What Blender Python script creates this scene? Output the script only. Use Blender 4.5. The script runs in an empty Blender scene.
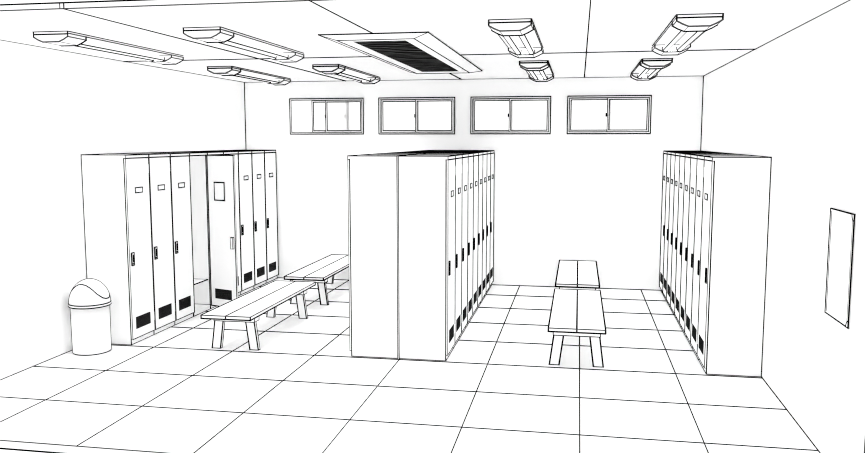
import bpy, bmesh, math, random
from mathutils import Vector, Matrix

# ------------------------------------------------------------------ units
# all coordinates below are in floor tiles (1 tile = S metres)
S = 0.787
FPX = 793.43                 # focal length in pixels of the 865 px wide frame
col = bpy.context.scene.collection
V3 = lambda *a: Vector(a)

# ------------------------------------------------------------------ materials
def nodes(name):
    m = bpy.data.materials.new(name); m.use_nodes = True
    nt = m.node_tree; nt.nodes.clear()
    out = nt.nodes.new('ShaderNodeOutputMaterial')
    return m, nt, out

def diffuse(name, c0, c1, scale=6.0):
    """matt paint: two close tones mixed by a soft noise"""
    m, nt, out = nodes(name)
    d = nt.nodes.new('ShaderNodeBsdfDiffuse')
    t = nt.nodes.new('ShaderNodeTexCoord'); n = nt.nodes.new('ShaderNodeTexNoise')
    n.inputs['Scale'].default_value = scale
    r = nt.nodes.new('ShaderNodeValToRGB')
    r.color_ramp.elements[0].color = (*c0, 1); r.color_ramp.elements[1].color = (*c1, 1)
    nt.links.new(t.outputs['Object'], n.inputs['Vector'])
    nt.links.new(n.outputs['Fac'], r.inputs['Fac'])
    nt.links.new(r.outputs['Color'], d.inputs['Color'])
    nt.links.new(d.outputs['BSDF'], out.inputs['Surface'])
    return m

def hatch(name, scale, light, rot, thresh, kind='BANDS', scale2=None):
    """black perforated sheet: thin pale lines on black"""
    m, nt, out = nodes(name)
    d = nt.nodes.new('ShaderNodeBsdfDiffuse')
    t = nt.nodes.new('ShaderNodeTexCoord'); mp = nt.nodes.new('ShaderNodeMapping')
    mp.inputs['Rotation'].default_value = rot
    w = nt.nodes.new('ShaderNodeTexWave'); w.wave_type = 'BANDS'; w.bands_direction = 'Y'
    w.inputs['Scale'].default_value = scale
    w.inputs['Distortion'].default_value = 0.0 if scale2 is None else scale2
    r = nt.nodes.new('ShaderNodeValToRGB')
    r.color_ramp.elements[0].position = thresh; r.color_ramp.elements[0].color = (0.004, .004, .004, 1)
    r.color_ramp.elements[1].position = min(1, thresh + .08); r.color_ramp.elements[1].color = (light, light, light, 1)
    nt.links.new(t.outputs['Object'], mp.inputs['Vector']); nt.links.new(mp.outputs['Vector'], w.inputs['Vector'])
    nt.links.new(w.outputs['Fac'], r.inputs['Fac']); nt.links.new(r.outputs['Color'], d.inputs['Color'])
    nt.links.new(d.outputs['BSDF'], out.inputs['Surface'])
    return m

W0, W1 = (.985,) * 3, (1.0,) * 3
plaster = diffuse('white_plaster', W0, W1, 3)
tile = diffuse('white_floor_tile', W0, W1, 2)
board = diffuse('white_ceiling_board', W0, W1, 2)
metal = diffuse('white_enamelled_metal', W0, W1, 8)
timber = diffuse('white_painted_timber', W0, W1, 12)
plastic = diffuse('white_plastic', W0, W1, 9)
ink = diffuse('black_line', (0, 0, 0), (.004,) * 3, 4)
grey = diffuse('grey_line', (.06,) * 3, (.08,) * 3, 4)
vent_mat = hatch('black_vent_mesh', 24.0, .05, (math.radians(38), 0, 0), .8)
grille_mat = hatch('black_air_grille', 2.7, .10, (0, 0, 0), .85, scale2=6.0)

tube_mat, nt, out = nodes('lit_tube')
em = nt.nodes.new('ShaderNodeEmission'); em.inputs['Strength'].default_value = 1.0
nt.links.new(em.outputs['Emission'], out.inputs['Surface'])

glass, nt, out = nodes('milky_window_glass')
tr = nt.nodes.new('ShaderNodeBsdfTransparent'); tl = nt.nodes.new('ShaderNodeBsdfTranslucent')
tl.inputs['Color'].default_value = (1, 1, 1, 1)
mx = nt.nodes.new('ShaderNodeMixShader'); mx.inputs['Fac'].default_value = .45
nt.links.new(tr.outputs[0], mx.inputs[1]); nt.links.new(tl.outputs[0], mx.inputs[2])
nt.links.new(mx.outputs[0], out.inputs['Surface'])

# ------------------------------------------------------------------ mesh helper
def pen(px, y):
    """radius (tiles) of an edge line for something that stands at depth y in the room"""
    return .62 * px * (y + 6.6) / FPX

class MB:
    """collects solids (slot 0), ink lines (slot 1), grey lines (slot 2)"""
    def __init__(s): s.bm = bmesh.new()
    def face(s, pts, mi=0):
        f = s.bm.faces.new([s.bm.verts.new(p) for p in pts]); f.material_index = mi; return f
    def box(s, a, b, mi=0):
        (x0, y0, z0), (x1, y1, z1) = a, b
        v = [s.bm.verts.new((x, y, z)) for x in (x0, x1) for y in (y0, y1) for z in (z0, z1)]
        for q in ((0, 1, 3, 2), (4, 6, 7, 5), (0, 4, 5, 1), (2, 3, 7, 6), (0, 2, 6, 4), (1, 5, 7, 3)):
            s.bm.faces.new([v[i] for i in q]).material_index = mi
        return s
    def hexa(s, lo, hi, mi=0):
        """prism between two equal-count loops, capped"""
        a = [s.bm.verts.new(p) for p in lo]; b = [s.bm.verts.new(p) for p in hi]; n = len(a)
        for i in range(n):
            s.bm.faces.new((a[i], a[(i + 1) % n], b[(i + 1) % n], b[i])).material_index = mi
        s.bm.faces.new(a[::-1]).material_index = mi; s.bm.faces.new(b).material_index = mi
        return s
    def line(s, a, b, r, r2=None, mi=1, n=4):
        a, b = Vector(a), Vector(b); d = b - a
        if d.length < 1e-6: return s
        if r2 is None: r2 = r
        d.normalize(); u = d.orthogonal().normalized(); w = d.cross(u)
        a = a - d * r * .7; b = b + d * r2 * .7
        k = [math.pi * 2 * (i + .5) / n for i in range(n)]
        f = math.sqrt(math.pi / 2) if n == 4 else 1.0
        A = [s.bm.verts.new(a + (u * math.cos(t) + w * math.sin(t)) * r * f) for t in k]
        B = [s.bm.verts.new(b + (u * math.cos(t) + w * math.sin(t)) * r2 * f) for t in k]
        for i in range(n):
            s.bm.faces.new((A[i], A[(i + 1) % n], B[(i + 1) % n], B[i])).material_index = mi
        s.bm.faces.new(A[::-1]).material_index = mi; s.bm.faces.new(B).material_index = mi
        return s
    def path(s, pts, r, close=False, mi=1):
        n = len(pts)
        for i in range(n if close else n - 1): s.line(pts[i], pts[(i + 1) % n], r, mi=mi)
        return s
    def box_lines(s, a, b, r, skip='', mi=1):
        """the 12 edges of a box; skip is a string of edge directions ('x','y','z') left out"""
        (x0, y0, z0), (x1, y1, z1) = a, b
        if 'x' not in skip:
            for y in (y0, y1):
                for z in (z0, z1): s.line((x0, y, z), (x1, y, z), r, mi=mi)
        if 'y' not in skip:
            for x in (x0, x1):
                for z in (z0, z1): s.line((x, y0, z), (x, y1, z), r, mi=mi)
        if 'z' not in skip:
            for x in (x0, x1):
                for y in (y0, y1): s.line((x, y, z0), (x, y, z1), r, mi=mi)
        return s
    def build(s, name, mats, parent=None, smooth=False):
        bmesh.ops.recalc_face_normals(s.bm, faces=s.bm.faces)
        bmesh.ops.scale(s.bm, vec=(S, S, S), verts=s.bm.verts)
        me = bpy.data.meshes.new(name); s.bm.to_mesh(me); s.bm.free()
        for m in (mats if isinstance(mats, (list, tuple)) else (mats, ink, grey)): me.materials.append(m)
        if smooth:
            for p in me.polygons: p.use_smooth = p.material_index == 0
        o = bpy.data.objects.new(name, me); col.objects.link(o)
        if parent is not None: o.parent = parent
        return o

def thing(name, label, cat, loc, group=None):
    o = bpy.data.objects.new(name, None); col.objects.link(o)
    o.empty_display_size = .1
    o.location = Vector(loc) * S; o['label'] = label; o['category'] = cat
    if group: o['group'] = group
    return o
def struct(o): o['kind'] = 'structure'; return o

# ------------------------------------------------------------------ the room
XL, XR, YF, YK, H = -.873, 6.87, -.98, 6.782, 3.476
TR = .983                                        # depth of one floor tile row
YC = -.845                                       # front edge of the ceiling slab
WT = .16                                         # wall thickness

m = MB().box((XL - WT, YF, -.07), (XR + WT, YK + WT, 0))
for k in range(7):
    m.line((k, YF, 0), (k, YK, 0), pen(1.0 if k < 3 else .8, YF), pen(.85 if k < 3 else .72, YK))
for k in range(7):
    m.line((XL, k * TR, 0), (XR, k * TR, 0), pen(1.05, k * TR))
m.line((XL, YK, 0), (XR, YK, 0), pen(1, YK))
m.line((XL, YF, 0), (XL, YK, 0), pen(.9, YF), pen(.9, YK))
m.line((XR, YF, 0), (XR, YK, 0), pen(1, YF), pen(1, YK))
m.line((XL - WT, YF, 0), (XR, YF, 0), pen(.9, YF), mi=2)
m.line((XL - WT, YF, -.07), (XR + WT, YF, -.07), pen(1.3, YF))
struct(m.build('floor', tile))

CT = .045
m = MB().box((XL - WT, YC, H), (XR + WT, YK + WT, H + CT))
for k in (.985, 2.985, 5.01):
    m.line((k, YC, H), (k, YK, H), pen(1.15 if k < 4 else .75, YC), pen(1.15 if k < 4 else .75, YK))
    m.line((k, YC, H), (k, YC, H + CT), pen(1.0, YC))
    m.line((k - .035, YC, H), (k - .035, YC, H + CT), pen(.8, YC), mi=2)
m.line((XL, 3.0, H), (XR, 3.0, H), pen(1.15, 3.0))
m.line((XL, YC, H), (XL, YK, H), pen(.75, YC), pen(.75, YK), mi=2)
m.line((XR, YC, H), (XR, YK, H), pen(.9, YC), pen(.9, YK), mi=2)
m.line((XL, YK, H), (XR, YK, H), pen(.75, YK), mi=2)
m.line((XL - WT, YC, H), (XR, YC, H), pen(.85, YC), mi=2)
m.line((XL - WT, YC, H + CT), (XR + WT, YC, H + CT), pen(1.05, YC))
struct(m.build('ceiling', board))

m = MB().box((XL - WT, YF, 0), (XL, YK, H))
m.line((XL, YK, 0), (XL, YK, H), pen(1, YK))
struct(m.build('wall_left', plaster))
m = MB().box((XR, YF, 0), (XR + WT, YK, H))
m.line((XR, YK, 0), (XR, YK, H), pen(1.1, YK))
m.line((XR, YF, 0), (XR, YF, H), pen(1.1, YF), mi=2)
struct(m.build('wall_right', plaster))

wins = [(-.032, 1.292), (1.567, 2.879), (3.155, 4.474), (4.751, 6.072)]
WZ0, WZ1 = 2.566, 3.174
xs = [XL - WT] + [x for w in wins for x in w] + [XR + WT]
m = MB()
m.box((xs[0], YK, 0), (xs[-1], YK + WT, WZ0)); m.box((xs[0], YK, WZ1), (xs[-1], YK + WT, H))
for i in range(0, len(xs), 2): m.box((xs[i], YK, WZ0), (xs[i + 1], YK + WT, WZ1))
struct(m.build('wall_back', plaster))

# ------------------------------------------------------------------ windows
def rect_frame(m, x0, x1, z0, z1, y0, y1, t, r_out, r_in, mi_out=1, mi_in=1):
    m.box((x0, y0, z0), (x1, y1, z0 + t)); m.box((x0, y0, z1 - t), (x1, y1, z1))
    m.box((x0, y0, z0 + t), (x0 + t, y1, z1 - t)); m.box((x1 - t, y0, z0 + t), (x1, y1, z1 - t))
    c = lambda a: [(x0 + a, y0, z0 + a), (x1 - a, y0, z0 + a), (x1 - a, y0, z1 - a), (x0 + a, y0, z1 - a)]
    m.path(c(0), r_out, True, mi_out); m.path(c(t), r_in, True, mi_in)

def sash(parent, x0, x1, y, front):
    z0, z1 = WZ0 + .030, WZ1 - .030
    m = MB(); rect_frame(m, x0, x1, z0, z1, y, y + .03, .028, pen(.5, YK), pen(.6, YK))
    s = m.build('sash', metal, parent)
    g = MB().box((x0 + .036, y + .012, z0 + .036), (x1 - .036, y + .018, z1 - .036)).build('pane', [glass], s)
    zc = (z0 + z1) / 2
    hx = x0 - .006 if front else x1 - .062
    h = MB().box((hx - .008, y - .010, zc - .028), (hx + .008, y + .004, zc + .03), 1)
    h.build('handle', metal, s)

for i, (x0, x1) in enumerate(wins):
    o = bpy.data.objects.new('window_%d' % (i + 1), None); col.objects.link(o)
    o.empty_display_size = .1; o['kind'] = 'structure'
    m = MB(); rect_frame(m, x0, x1, WZ0, WZ1, YK - .014, YK + .12, .026, pen(.7, YK), pen(.45, YK), 1, 2)
    m.build('frame', metal, o)
    xm = (x0 + x1) / 2
    sash(o, xm - .022, x1 - .028, YK + .015, True)
    if i == 0: sash(o, .348, 1.013, YK + .055, False)            # the left sash stands pushed to the right
    else: sash(o, x0 + .028, xm + .02, YK + .055, False)

# ------------------------------------------------------------------ lockers
HL, ZD0, ZD1, DT, PIT = 2.284, .068, 2.246, .022, .5313
Y0 = 2.003

def locker(name, label, group, xb, sgn, y, opened=False, first=False, dep=None, lead=0.0, PIT=PIT):
    """xb: X of the back, sgn: +1 faces +X, -1 faces -X; y: near side"""
    DEP = dep or .562
    t = thing(name, label, 'locker', (xb + sgn * DEP / 2, y + PIT / 2, 0), group)
    ym = y + PIT / 2; P = PIT / 2 - .0035
    X = lambda d: sgn * (d - DEP / 2)                     # d: distance from the back
    yy = y + .2
    r, rt = pen(.85, yy), pen(.6, yy)
    fb = DEP - DT                                          # body front
    def B(m, d0, y0, z0, d1, y1, z1, mi=0):
        a, b = X(d0), X(d1); return m.box((min(a, b), y0, z0), (max(a, b), y1, z1), mi)
    m = MB(); k = .012
    B(m, 0, -P, 0, k, P, HL)                               # back
    B(m, k, -P, 0, fb, -P + k, HL); B(m, k, P - k, 0, fb, P, HL)   # sides
    B(m, k, -P + k, HL - k, fb, P - k, HL)                 # top
    B(m, k, -P + k, ZD0 - .014, fb, P - k, ZD0 - .002)     # bottom
    B(m, fb - k, -P + k, 0, fb, P - k, ZD0 - .014)         # plinth
    B(m, fb, -P, ZD1 + .001, DEP, P, HL)                   # header rail flush with the door
    for q_ in (-1, 1):
        k_ = .4 if first and q_ < 0 else .9              # the edge of the end panel stands free
        s = q_ * (P - r * k_); st_ = q_ * (P - rt * k_); rl = pen(.75, yy)
        edge = first and q_ < 0
        m.line((X(r), s, r), (X(r), s, HL), pen(.75, yy) if 1 < xb < 5 else r)
        m.line((X(fb), s, r), (X(fb), s, ZD1), r if edge or opened else pen(.4, yy))
        if opened: m.line((X(DEP), -P + r, ZD1), (X(DEP), P - r, ZD1), pen(.8, yy))
        m.line((X(r), q_ * (P - rl * k_), HL), (X(DEP), q_ * (P - rl * k_), HL), rl); m.line((X(r), s, r * .5), (X(fb), s, r * .5), r)
        m.line((X(DEP), st_, ZD1), (X(DEP), st_, HL), rt, mi=2 if q_ < 0 else 1)
        m.line((X(fb), st_, ZD1), (X(DEP), st_, ZD1), rt)
    m.line((X(r), -P + r, HL), (X(r), P - r, HL), r)
    m.line((X(DEP), -P + r, HL), (X(DEP), P - r, HL), pen(.75, yy))
    m.line((X(fb), -P + r, r * .3), (X(fb), P - r, r * .3), pen(.65, yy))
    body = m.build('body', metal, t)
    if opened:
        m = MB(); B(m, k, -P + k, .428, fb - .02, P - k, .44)
        m.line((X(fb - .02), -P + k, .44), (X(fb - .02), P - k, .44), r)
        m.line((X(k), P - k, .44), (X(fb - .02), P - k, .44), rt, mi=2)
        m.line((X(k), P - k, ZD0), (X(fb), P - k, ZD0), rt, mi=2)
        m.line((X(k), P - k, ZD0), (X(k), P - k, HL), rt, mi=2)
        m.build('shelf', metal, t)

    # the door is laid out with its hinge on the far side at the origin: local x = out of the front, local y to the hinge
    q = -sgn
    L = 2 * P - .003
    def dbox(m, o0, w0, z0, o1, w1, z1, mi=0):             # o: outwards from door back, w: distance from the hinge
        a, b = sgn * o0, sgn * o1
        return m.box((min(a, b), -w1, z0), (max(a, b), -w0, z1), mi)
    d = MB(); dbox(d, 0.001, .001, ZD0, DT, L - .001, ZD1)
    for w, rr in ((.001, pen(1.0, yy)), (L - .001, pen(.6, yy))):
        w = min(max(w, rr * .8), L - rr * .8)
        d.line((sgn * DT, -w, ZD0), (sgn * DT, -w, ZD1), rr, mi=1 if w < .2 else 2)
        if opened: d.line((0, -w, ZD0), (0, -w, ZD1), pen(.9, yy))
    lr = [(sgn * DT, -rt, 0), (sgn * DT, -L + rt, 0)]
    d.line((0, -L + rt, ZD1), (sgn * DT, -L + rt, ZD1), rt); d.line((0, -L + rt, ZD0), (sgn * DT, -L + rt, ZD0), rt)
    for z in (ZD0, ZD1): d.line((sgn * DT, -rt, z), (sgn * DT, -L + rt, z), pen(.65 if z < 1 else .8, yy))
    if opened:
        for z in (ZD0, ZD1): d.line((0, -rt, z), (0, -L + rt, z), r)
    door = d.build('door', metal, t)
    door.location = Vector((X(DEP + .012) if opened else X(fb), P - (.042 if opened else .0015), 0)) * S
    if opened: door.rotation_euler.z = math.radians(70)
    # handle
    w0, w1 = L - .122 + lead, L - .070 + lead
    h = MB(); dbox(h, DT, w0, .965, DT + .008, w1, 1.115); dbox(h, DT + .008, w0 + .012, 1.0, DT + .014, w0 + .034, 1.095, 1)
    dbox(h, DT + .008, w0 + .012, .975, DT + .011, w1 - .012, .992, 1)
    h.box_lines((sgn * DT, -w1, .965), (sgn * (DT + .008), -w0, 1.115), pen(.75, yy))
    h.build('handle', metal, door)
    if opened:
        h = MB(); dbox(h, -.03, L - .07, .93, 0, L - .03, 1.09)
        h.box_lines((-sgn * .03, -(L - .03), .93), (0, -(L - .07), 1.09), pen(.5, yy)); h.build('lock_case', metal, door)
        n = MB(); dbox(n, -.008, .140, 1.61, 0, .332, 1.862)
        n.path([(-sgn * .008, -a, z) for a, z in ((.140, 1.61), (.332, 1.61), (.332, 1.862), (.140, 1.862))], pen(.9, yy), True)
        mo = n.build('mirror', metal, door); mo['label'] = 'small rectangular mirror on the inside of the open door'
    # name card holder
    w0, w1 = L - .370 + lead, L - .210 + lead
    n = MB(); dbox(n, DT, w0, 1.829, DT + .004, w1, 1.889)
    n.path([(sgn * (DT + .004), -a, z) for a, z in ((w0, 1.829), (w1, 1.829), (w1, 1.889), (w0, 1.889))], pen(.7, yy), True)
    n.build('name_card_holder', metal, door)
    # vent
    e = -.014 if opened else 0; w0, w1 = L - .440 + e + lead, L - .115 + e + lead
    v = MB(); dbox(v, -.002 if opened else DT - .004, w0, .18, DT + .004, w1, .325)
    vo = v.build('vent', [vent_mat], door); vo['label'] = 'black mesh vent'
    # hinges
    for z in (.20, 2.06):
        hg = MB(); hg.line((sgn * (DT + .001), -.014, z), (sgn * (DT + .001), -.014, z + .10), .005, mi=0, n=6)
        hg.line((sgn * (DT + .003), -.012, z), (sgn * (DT + .003), -.012, z + .10), pen(.7, yy), mi=1)
        hg.build('hinge', metal, door)
    return t

ORD = ['first', 'second', 'third', 'fourth', 'fifth', 'sixth', 'seventh', 'eighth', 'ninth']
LW = 'white metal locker, %s from front in the row along left wall'
left_labels = [LW % 'first' + ', near the bin', LW % 'second', LW % 'third',
    'white metal locker with door swung open and empty shelf showing, left wall row',
    'white metal locker just behind the open door in the left wall row',
    LW % 'sixth', LW % 'seventh', LW % 'eighth',
    'white metal locker at the far end of the left wall row']
for i in range(9):
    y = Y0 + i * PIT
    locker('locker', left_labels[i], 'lockers along the left wall', XL + .001, 1, Y0 + i * .527, i == 3, i == 0, .576, .028, .527)
    lab = 'white metal locker, %s from front in the middle block facing right' % ORD[i]
    if i == 8: lab = 'white metal locker in the middle block facing right, at its far end'
    locker('locker', lab, 'right-facing lockers of the middle block', 2.988, 1, y, first=i == 0, dep=.559, lead=.010)
    lab = 'white metal locker, %s from front in the middle block facing left' % ORD[i]
    if i == 8: lab = 'white metal locker in the middle block facing left, at its far end'
    locker('locker', lab, 'left-facing lockers of the middle block', 2.982, -1, y, first=i == 0, dep=.566, lead=.010)
    lab = 'white metal locker, %s from front in the row along right wall' % ORD[i]
    if i == 8: lab = 'white metal locker at the far end of the row along the right wall'
    locker('locker', lab, 'lockers along the right wall', XR - .001, -1, y, first=i == 0, dep=.574, lead=.010)

# ------------------------------------------------------------------ benches
def bench(label, group, xc, y0, y1, l0, l1, lx=0.0):
    yc = (y0 + y1) / 2
    t = thing('bench', label, 'bench', (xc, yc, 0), group)
    r, rg = pen(.95, y0 + .5), pen(.7, y0 + .5)
    a, b = y0 - yc, y1 - yc; W, Z, T = .300, .462, .038
    for s in (-1, 1):
        x0, x1 = (-W, -.004) if s < 0 else (.004, W)
        m = MB().box((x0, a, Z - T), (x1, b, Z))
        for x, rr in ((x0, r), (x1, r)):
            if abs(x) > .1:
                m.line((x, a, Z - T), (x, b, Z - T), r)
                m.line((x, a, Z), (x, b, Z), r if xc > 3 or s < 0 else rg, mi=1 if xc > 3 or s < 0 else 2)
                m.line((x, a, Z - T), (x, a, Z), r); m.line((x, b, Z - T), (x, b, Z), r)
            else: m.line((x, a, Z), (x, b, Z), pen(.6, y0 + .5)); m.line((x, a, Z - T), (x, a, Z), pen(.5, y0))
        m.line((x0, a, Z), (x1, a, Z), rg, mi=2); m.line((x0, a, Z - T), (x1, a, Z - T), r); m.line((x0, b, Z), (x1, b, Z), r)
        m.build('plank', timber, t)
    for y in (l0 - yc, l1 - yc):
        q0, q1 = (-.252, y - .06, Z - T - .075), (.252, y + .075, Z - T)
        m = MB().box(q0, q1); m.box_lines(q0, q1, pen(.55, y0 + .5)); m.build('batten', timber, t)
        for s in (-1, 1):
            zt = Z - T - .075
            lo = [(lx + a_ * s, b_, 0) for a_, b_ in ((.291, y), (.186, y), (.186, y + .05), (.291, y + .05))]
            hi = [(lx + a_ * s, b_, zt) for a_, b_ in ((.245, y), (.140, y), (.140, y + .05), (.245, y + .05))]
            m = MB().hexa(lo, hi)
            for i in range(4): m.line(lo[i], hi[i], r if i < 2 else rg, mi=1)
            m.path(lo, r, True); m.path(hi, rg, True)
            m.build('leg', timber, t)
    return t
bench('white wooden plank bench in left aisle, nearer one beside the open locker', 'benches in the left aisle', 1.017, 1.775, 4.04, 2.06, 3.745, -.025)
bench('white wooden plank bench in left aisle, farther one partly behind the middle lockers', 'benches in the left aisle', 1.017, 4.405, 6.68, 4.67, 6.40, -.02)
bench('white wooden plank bench in right aisle, nearer one with its front legs showing', 'benches in the right aisle', 4.962, 1.865, 4.13, 2.075, 3.77)
bench('white wooden plank bench in right aisle, farther one by the back wall', 'benches in the right aisle', 4.962, 4.525, 6.74, 4.80, 6.46)

# ------------------------------------------------------------------ waste bin
BX, BY = -.622, 1.68
t = thing('waste_bin', 'white round waste bin with domed swing lid in the left corner', 'bin', (BX, BY, 0))
N = 72
def ring(r, z, n=N): return [(r * math.cos(2 * math.pi * i / n), r * math.sin(2 * math.pi * i / n), z) for i in range(n)]
def revolve(m, prof, n=N, cap0=True, cap1=True, mi=0):
    vs = [[m.bm.verts.new(p) for p in ring(r, z, n)] for r, z in prof]
    for a, b in zip(vs, vs[1:]):
        for i in range(n): m.bm.faces.new((a[i], a[(i + 1) % n], b[(i + 1) % n], b[i])).material_index = mi
    if cap0: m.bm.faces.new(vs[0][::-1]).material_index = mi
    if cap1: m.bm.faces.new(vs[-1]).material_index = mi
rb = pen(.95, BY)
m = MB(); revolve(m, [(.196, 0), (.208, .012), (.207, .03), (.210, .55)])
m.path(ring(.205, .007), rb * .95, True)
# added black outline lines where the camera sees the tub's silhouette
view = math.atan2(-6.54 - BY, 4.95 - BX)
for s in (-1, 1):
    a = view + s * math.radians(89)
    c, n_ = math.cos(a), math.sin(a)
    m.line((.207 * c, .207 * n_, .02), (.210 * c, .210 * n_, .55), rb)
m.build('tub', plastic, t, True)
m = MB(); revolve(m, [(.213, .547), (.228, .55), (.228, .580), (.221, .587)])
m.path(ring(.2275, .552), rb * .9, True); m.path(ring(.2265, .581), rb * .9, True)
m.build('rim', plastic, t, True)
seam = [(-180, 10), (-160, 11), (-147, 18), (-139.4, 34.3), (-130.3, 45.9), (-115.8, 54.8), (-93.9, 57.5), (-70, 53.6), (-52.7, 44.8), (-43.2, 36.8),
        (-32.4, 26.3), (-24, 20.1), (-15, 14.3), (-3.2, 11.2), (14, 10.5), (33, 18), (42, 34), (52, 46), (65, 54.8), (87, 57.5), (110, 53.6), (128, 44.8), (140, 34), (152, 24), (165, 14.3), (180, 10)]
def sel(az):
    az = (az + 180) % 360 - 180
    for (a0, e0), (a1, e1) in zip(seam, seam[1:]):
        if a0 <= az <= a1:
            f = (az - a0) / (a1 - a0); return e0 + (e1 - e0) * f
RD, HD, ZR = .222, .270, .585
def dome(az, el, k=1.0):
    a, e = math.radians(az), math.radians(el)
    return Vector((k * RD * math.cos(e) * math.cos(a), k * RD * math.cos(e) * math.sin(a), ZR + k * HD * math.sin(e)))
AZ = [i * 3 for i in range(120)]
def dome_part(lo, hi, close):
    m = MB(); R = 12; rows = []
    for j in range(R + 1 - (1 if close else 0)):
        rows.append([m.bm.verts.new(dome(a, lo(a) + (hi(a) - lo(a)) * j / R)) for a in AZ])
    for p, q in zip(rows, rows[1:]):
        for i in range(120): m.bm.faces.new((p[i], p[(i + 1) % 120], q[(i + 1) % 120], q[i]))
    if close:
        v = m.bm.verts.new(dome(0, 90))
        for i in range(120): m.bm.faces.new((rows[-1][i], rows[-1][(i + 1) % 120], v))
    return m
# outline of the dome, added as a black line along its camera silhouette
vd = Vector((4.95 - BX, -6.54 - BY, 1.75)).normalized()
side = Vector((-vd.y, vd.x, 0)).normalized(); upv = vd.cross(side)
if upv.z < 0: upv = -upv
def dome_outline():
    pts = []
    for i in range(61):
        a = math.pi * i / 60
        n = side * math.cos(a) + upv * math.sin(a)
        # silhouette of the ellipsoid: its normal is square to the view
        p = Vector((n.x * RD * RD, n.y * RD * RD, n.z * HD * HD)); p /= math.sqrt((n.x * RD) ** 2 + (n.y * RD) ** 2 + (n.z * HD) ** 2)
        p.z = max(p.z, 0)
        pts.append(p + Vector((0, 0, ZR)))
    return pts
def el_of(p): return math.degrees(math.atan2((p.z - ZR) / HD, math.hypot(p.x, p.y) / RD))
rp = dome_outline()
m = dome_part(lambda a: 0, sel, False)
m.path([dome(a, sel(a), 1.002) for a in AZ], rb * .9, True)
low = [el_of(p) < sel(math.degrees(math.atan2(p.y, p.x))) for p in rp]
for i in range(60):
    if low[i]: m.line(rp[i], rp[i + 1], rb * .9)
m.build('lid', plastic, t, True)
m = dome_part(sel, lambda a: 90, True)
for i in range(60):
    if not low[i]: m.line(rp[i], rp[i + 1], rb * .9)
m.build('swing_flap', plastic, t, True)

# ------------------------------------------------------------------ mirror on the right wall
my0, my1, mz0, mz1 = -.545, -.008, 1.124, 1.938
t = thing('wall_mirror', 'tall narrow white framed mirror hung on the right wall', 'mirror', (XR - .001, (my0 + my1) / 2, mz0))
a, b = my0 - (my0 + my1) / 2, my1 - (my0 + my1) / 2; hh = mz1 - mz0
m = MB().box((-.006, a + .028, 0), (0, b - .02, hh))
m.line((-.006, a + .034, .02), (-.006, a + .034, hh - .02), pen(.6, my0), mi=2); m.line((-.006, b - .022, .02), (-.006, b - .022, hh - .02), pen(.6, my0), mi=2)
m.build('glass_panel', metal, t)
for y0_, y1_ in ((a, a + .028), (b - .02, b)):
    m = MB().box((-.008, y0_, 0), (0, y1_, hh))
    yo = a if y0_ == a else b
    m.line((-.008, yo, 0), (-.008, yo, hh), pen(1.0, my0)); m.build('side_rail', metal, t)
for z0_, z1_ in ((0, .01), (hh - .01, hh)):
    m = MB().box((-.007, a + .028, z0_), (0, b - .02, z1_)); zz = z0_ if z0_ == 0 else z1_
    m.line((-.007, a, zz), (-.007, b, zz), pen(1.0, my0)); m.build('edge_strip', metal, t)
for z, s in ((0, 1), (hh, -1)):
    m = MB(); arc = [(-.009, a + .045 * math.cos(math.pi / 2 * i / 6), z + s * .05 * math.sin(math.pi / 2 * i / 6)) for i in range(7)]
    pts = [(-.009, a, z)] + arc
    m.hexa(pts, [(-.006, p[1], p[2]) for p in pts]); m.path(arc, pen(.8, my0))
    m.build('corner_clip', metal, t)

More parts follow.
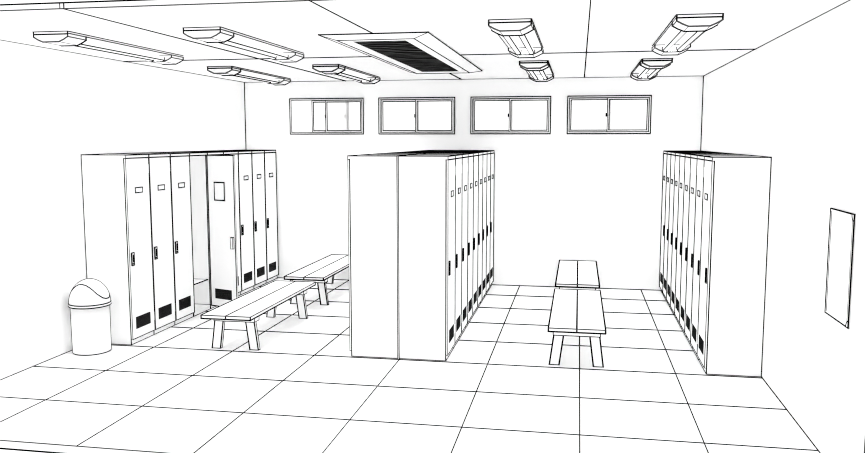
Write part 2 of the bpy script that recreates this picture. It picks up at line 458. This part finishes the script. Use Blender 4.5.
# ------------------------------------------------------------------ ceiling lights
def ceiling_light(label, xc, y0, y1, watts):
    yc = (y0 + y1) / 2
    t = thing('ceiling_light', label, 'light', (xc, yc, H), 'strip lights on the ceiling')
    r, rg = pen(.95, y0 + .4), pen(.75, y0 + .4)
    a, b = y0 - yc, y1 - yc; W = .179; zp, zb = -.022, -.098; CL = .28
    q0, q1 = (-W, a, zp), (W, b, 0)
    m = MB().box(q0, q1)
    for s in (-1, 1):
        m.line((s * W, a, 0), (s * W, b, 0), r); m.line((s * W, a + CL, zp), (s * W, b - CL, zp), rg, mi=2)
        m.line((s * W, a, zp), (s * W, a, 0), r)
    m.line((-W, a, 0), (W, a, 0), r); m.line((-W, b, 0), (W, b, 0), r)
    m.line((-W, a, zp - .006), (W, a, zp - .006), pen(.9, y0))
    m.line((-W, b - CL, zp), (W, b - CL, zp), rg, mi=2)
    m.build('base_pan', metal, t)
    K = W
    prof = [(-K, zp), (-K, -.052), (-K + .045, -.077), (-K + .095, zb), (K - .095, zb), (K - .045, -.077), (K, -.052), (K, zp)]
    for near, (c0, c1) in ((True, (a, a + CL)), (False, (b - CL, b))):
        lo = [(x, c0, z) for x, z in prof]; hi = [(x, c1, z) for x, z in prof]
        m = MB().hexa(lo, hi)
        m.path(lo, pen(.95, y0), mi=2); m.path(hi, pen(1.4, y0 + .4))
        for i in (1, 6): m.line(lo[i], hi[i], rg, mi=2)
        for i in (3, 4): m.line(lo[i], hi[i], pen(.4, y0), mi=2)
        m.line(lo[0], hi[0], rg, mi=2); m.line(lo[-1], hi[-1], rg, mi=2)
        m.line(lo[0], lo[1], r); m.line(lo[-1], lo[-2], r)
        m.build('end_cap', metal, t)
    for x in (-.071, .071):
        m = MB(); m.line((x, a + CL, -.066), (x, b - CL, -.066), .031, mi=0, n=12)
        for ang in (-35, 215):
            dx, dz = .031 * math.cos(math.radians(ang)), .031 * math.sin(math.radians(ang))
            m.line((x + dx, a + CL, -.066 + dz), (x + dx, b - CL, -.066 + dz), pen(.9, y0 + .4))
        e = [(x + .031 * math.cos(math.radians(g)), b - CL - .024, -.066 + .031 * math.sin(math.radians(g))) for g in range(-200, 21, 20)]
        m.path(e, pen(.8, y1))
        m.build('fluorescent_tube', [tube_mat, ink, grey], t)
    la = bpy.data.lights.new('tube_light', 'AREA'); la.shape = 'RECTANGLE'; la.energy = watts
    la.size = .05 * S; la.size_y = (b - a - 2 * CL) * .95 * S
    lo_ = bpy.data.objects.new('tube_light', la); col.objects.link(lo_); lo_.parent = t; lo_.location = (0, 0, -.03 * S)
for xc, n_ in ((.042, 'leftmost'), (1.568, 'second from the left'), (4.352, 'third from the left'), (5.888, 'rightmost')):
    ceiling_light('white twin-tube strip light, %s in the nearer ceiling row' % n_, xc, .29 if xc < 3 else .31, 2.5, 6)
    ceiling_light('white twin-tube strip light, %s in the farther ceiling row' % n_, xc, 3.88, 6.13, 13)

# ------------------------------------------------------------------ ceiling air unit
ax0, ax1, ay0, ay1 = 2.455, 3.53, .94, 5.17
t = thing('air_conditioner', 'long white ceiling air conditioner with a black grille', 'air conditioner', ((ax0 + ax1) / 2, (ay0 + ay1) / 2, H))
cx, cy = (ax0 + ax1) / 2, (ay0 + ay1) / 2
def R4(x0, x1, y0, y1, z): return [(x0 - cx, y0 - cy, z), (x1 - cx, y0 - cy, z), (x1 - cx, y1 - cy, z), (x0 - cx, y1 - cy, z)]
za, zb = -.008, -.040
A, B_, C_, D_ = R4(ax0, ax1, ay0, ay1, 0), R4(ax0, ax1, ay0, ay1, za), R4(2.58, 3.358, 1.12, 5.07, zb), R4(2.70, 3.245, 1.25, 4.87, zb)
m = MB()
for P_, Q_ in ((A, B_), (B_, C_), (C_, D_)):
    for i in range(4): m.face([P_[i], P_[(i + 1) % 4], Q_[(i + 1) % 4], Q_[i]])
m.face(A)
E_ = R4(2.70, 3.245, 1.25, 4.87, zb + .02)
for i in range(4): m.face([D_[i], D_[(i + 1) % 4], E_[(i + 1) % 4], E_[i]])
for i in range(4):
    p, q = B_[i], B_[(i + 1) % 4]; m.line(p, q, pen(.8, p[1] + cy), pen(.8, q[1] + cy))
    p, q = C_[i], C_[(i + 1) % 4]; m.line(p, q, pen(.8, p[1] + cy), pen(.8, q[1] + cy))
    m.line(A[i], B_[i], pen(.8, A[i][1] + cy))
    m.line(B_[i], C_[i], pen(.7, B_[i][1] + cy), mi=2)
m.build('bezel', plastic, t)
m = MB().box(D_[0][:2] + (zb + .004,), D_[2][:2] + (zb + .02,))
g = m.build('grille', [grille_mat], t); g['label'] = 'black louvred grille'

# ------------------------------------------------------------------ light and camera
w = bpy.data.worlds.new('overcast_white'); bpy.context.scene.world = w; w.use_nodes = True
bg = w.node_tree.nodes['Background']; bg.inputs['Color'].default_value = (1, 1, 1, 1); bg.inputs['Strength'].default_value = 1.12

cam = bpy.data.cameras.new('camera'); co = bpy.data.objects.new('camera', cam); col.objects.link(co)
cam.sensor_width = 36; cam.lens = FPX / 865 * 36; cam.clip_start = .05; cam.clip_end = 200
pitch, yaw = .1083, -.1818
f = Vector((math.sin(yaw) * math.cos(pitch), math.cos(yaw) * math.cos(pitch), -math.sin(pitch)))
r_ = Vector((math.cos(yaw), -math.sin(yaw), 0)); u_ = r_.cross(f)
M = Matrix((r_, u_, -f)).transposed().to_4x4(); M.translation = Vector((4.9475, -6.5419, 2.4581)) * S
co.matrix_world = M
sc = bpy.context.scene; sc.camera = co
sc.view_settings.view_transform = 'Standard'; sc.view_settings.look = 'None'
sc.view_settings.gamma = 1; sc.view_settings.exposure = .2
sc.view_settings.use_curve_mapping = False
sc.cycles.filter_width = 1.1; sc.cycles.max_bounces = 48; sc.cycles.diffuse_bounces = 48; sc.cycles.transparent_max_bounces = 32
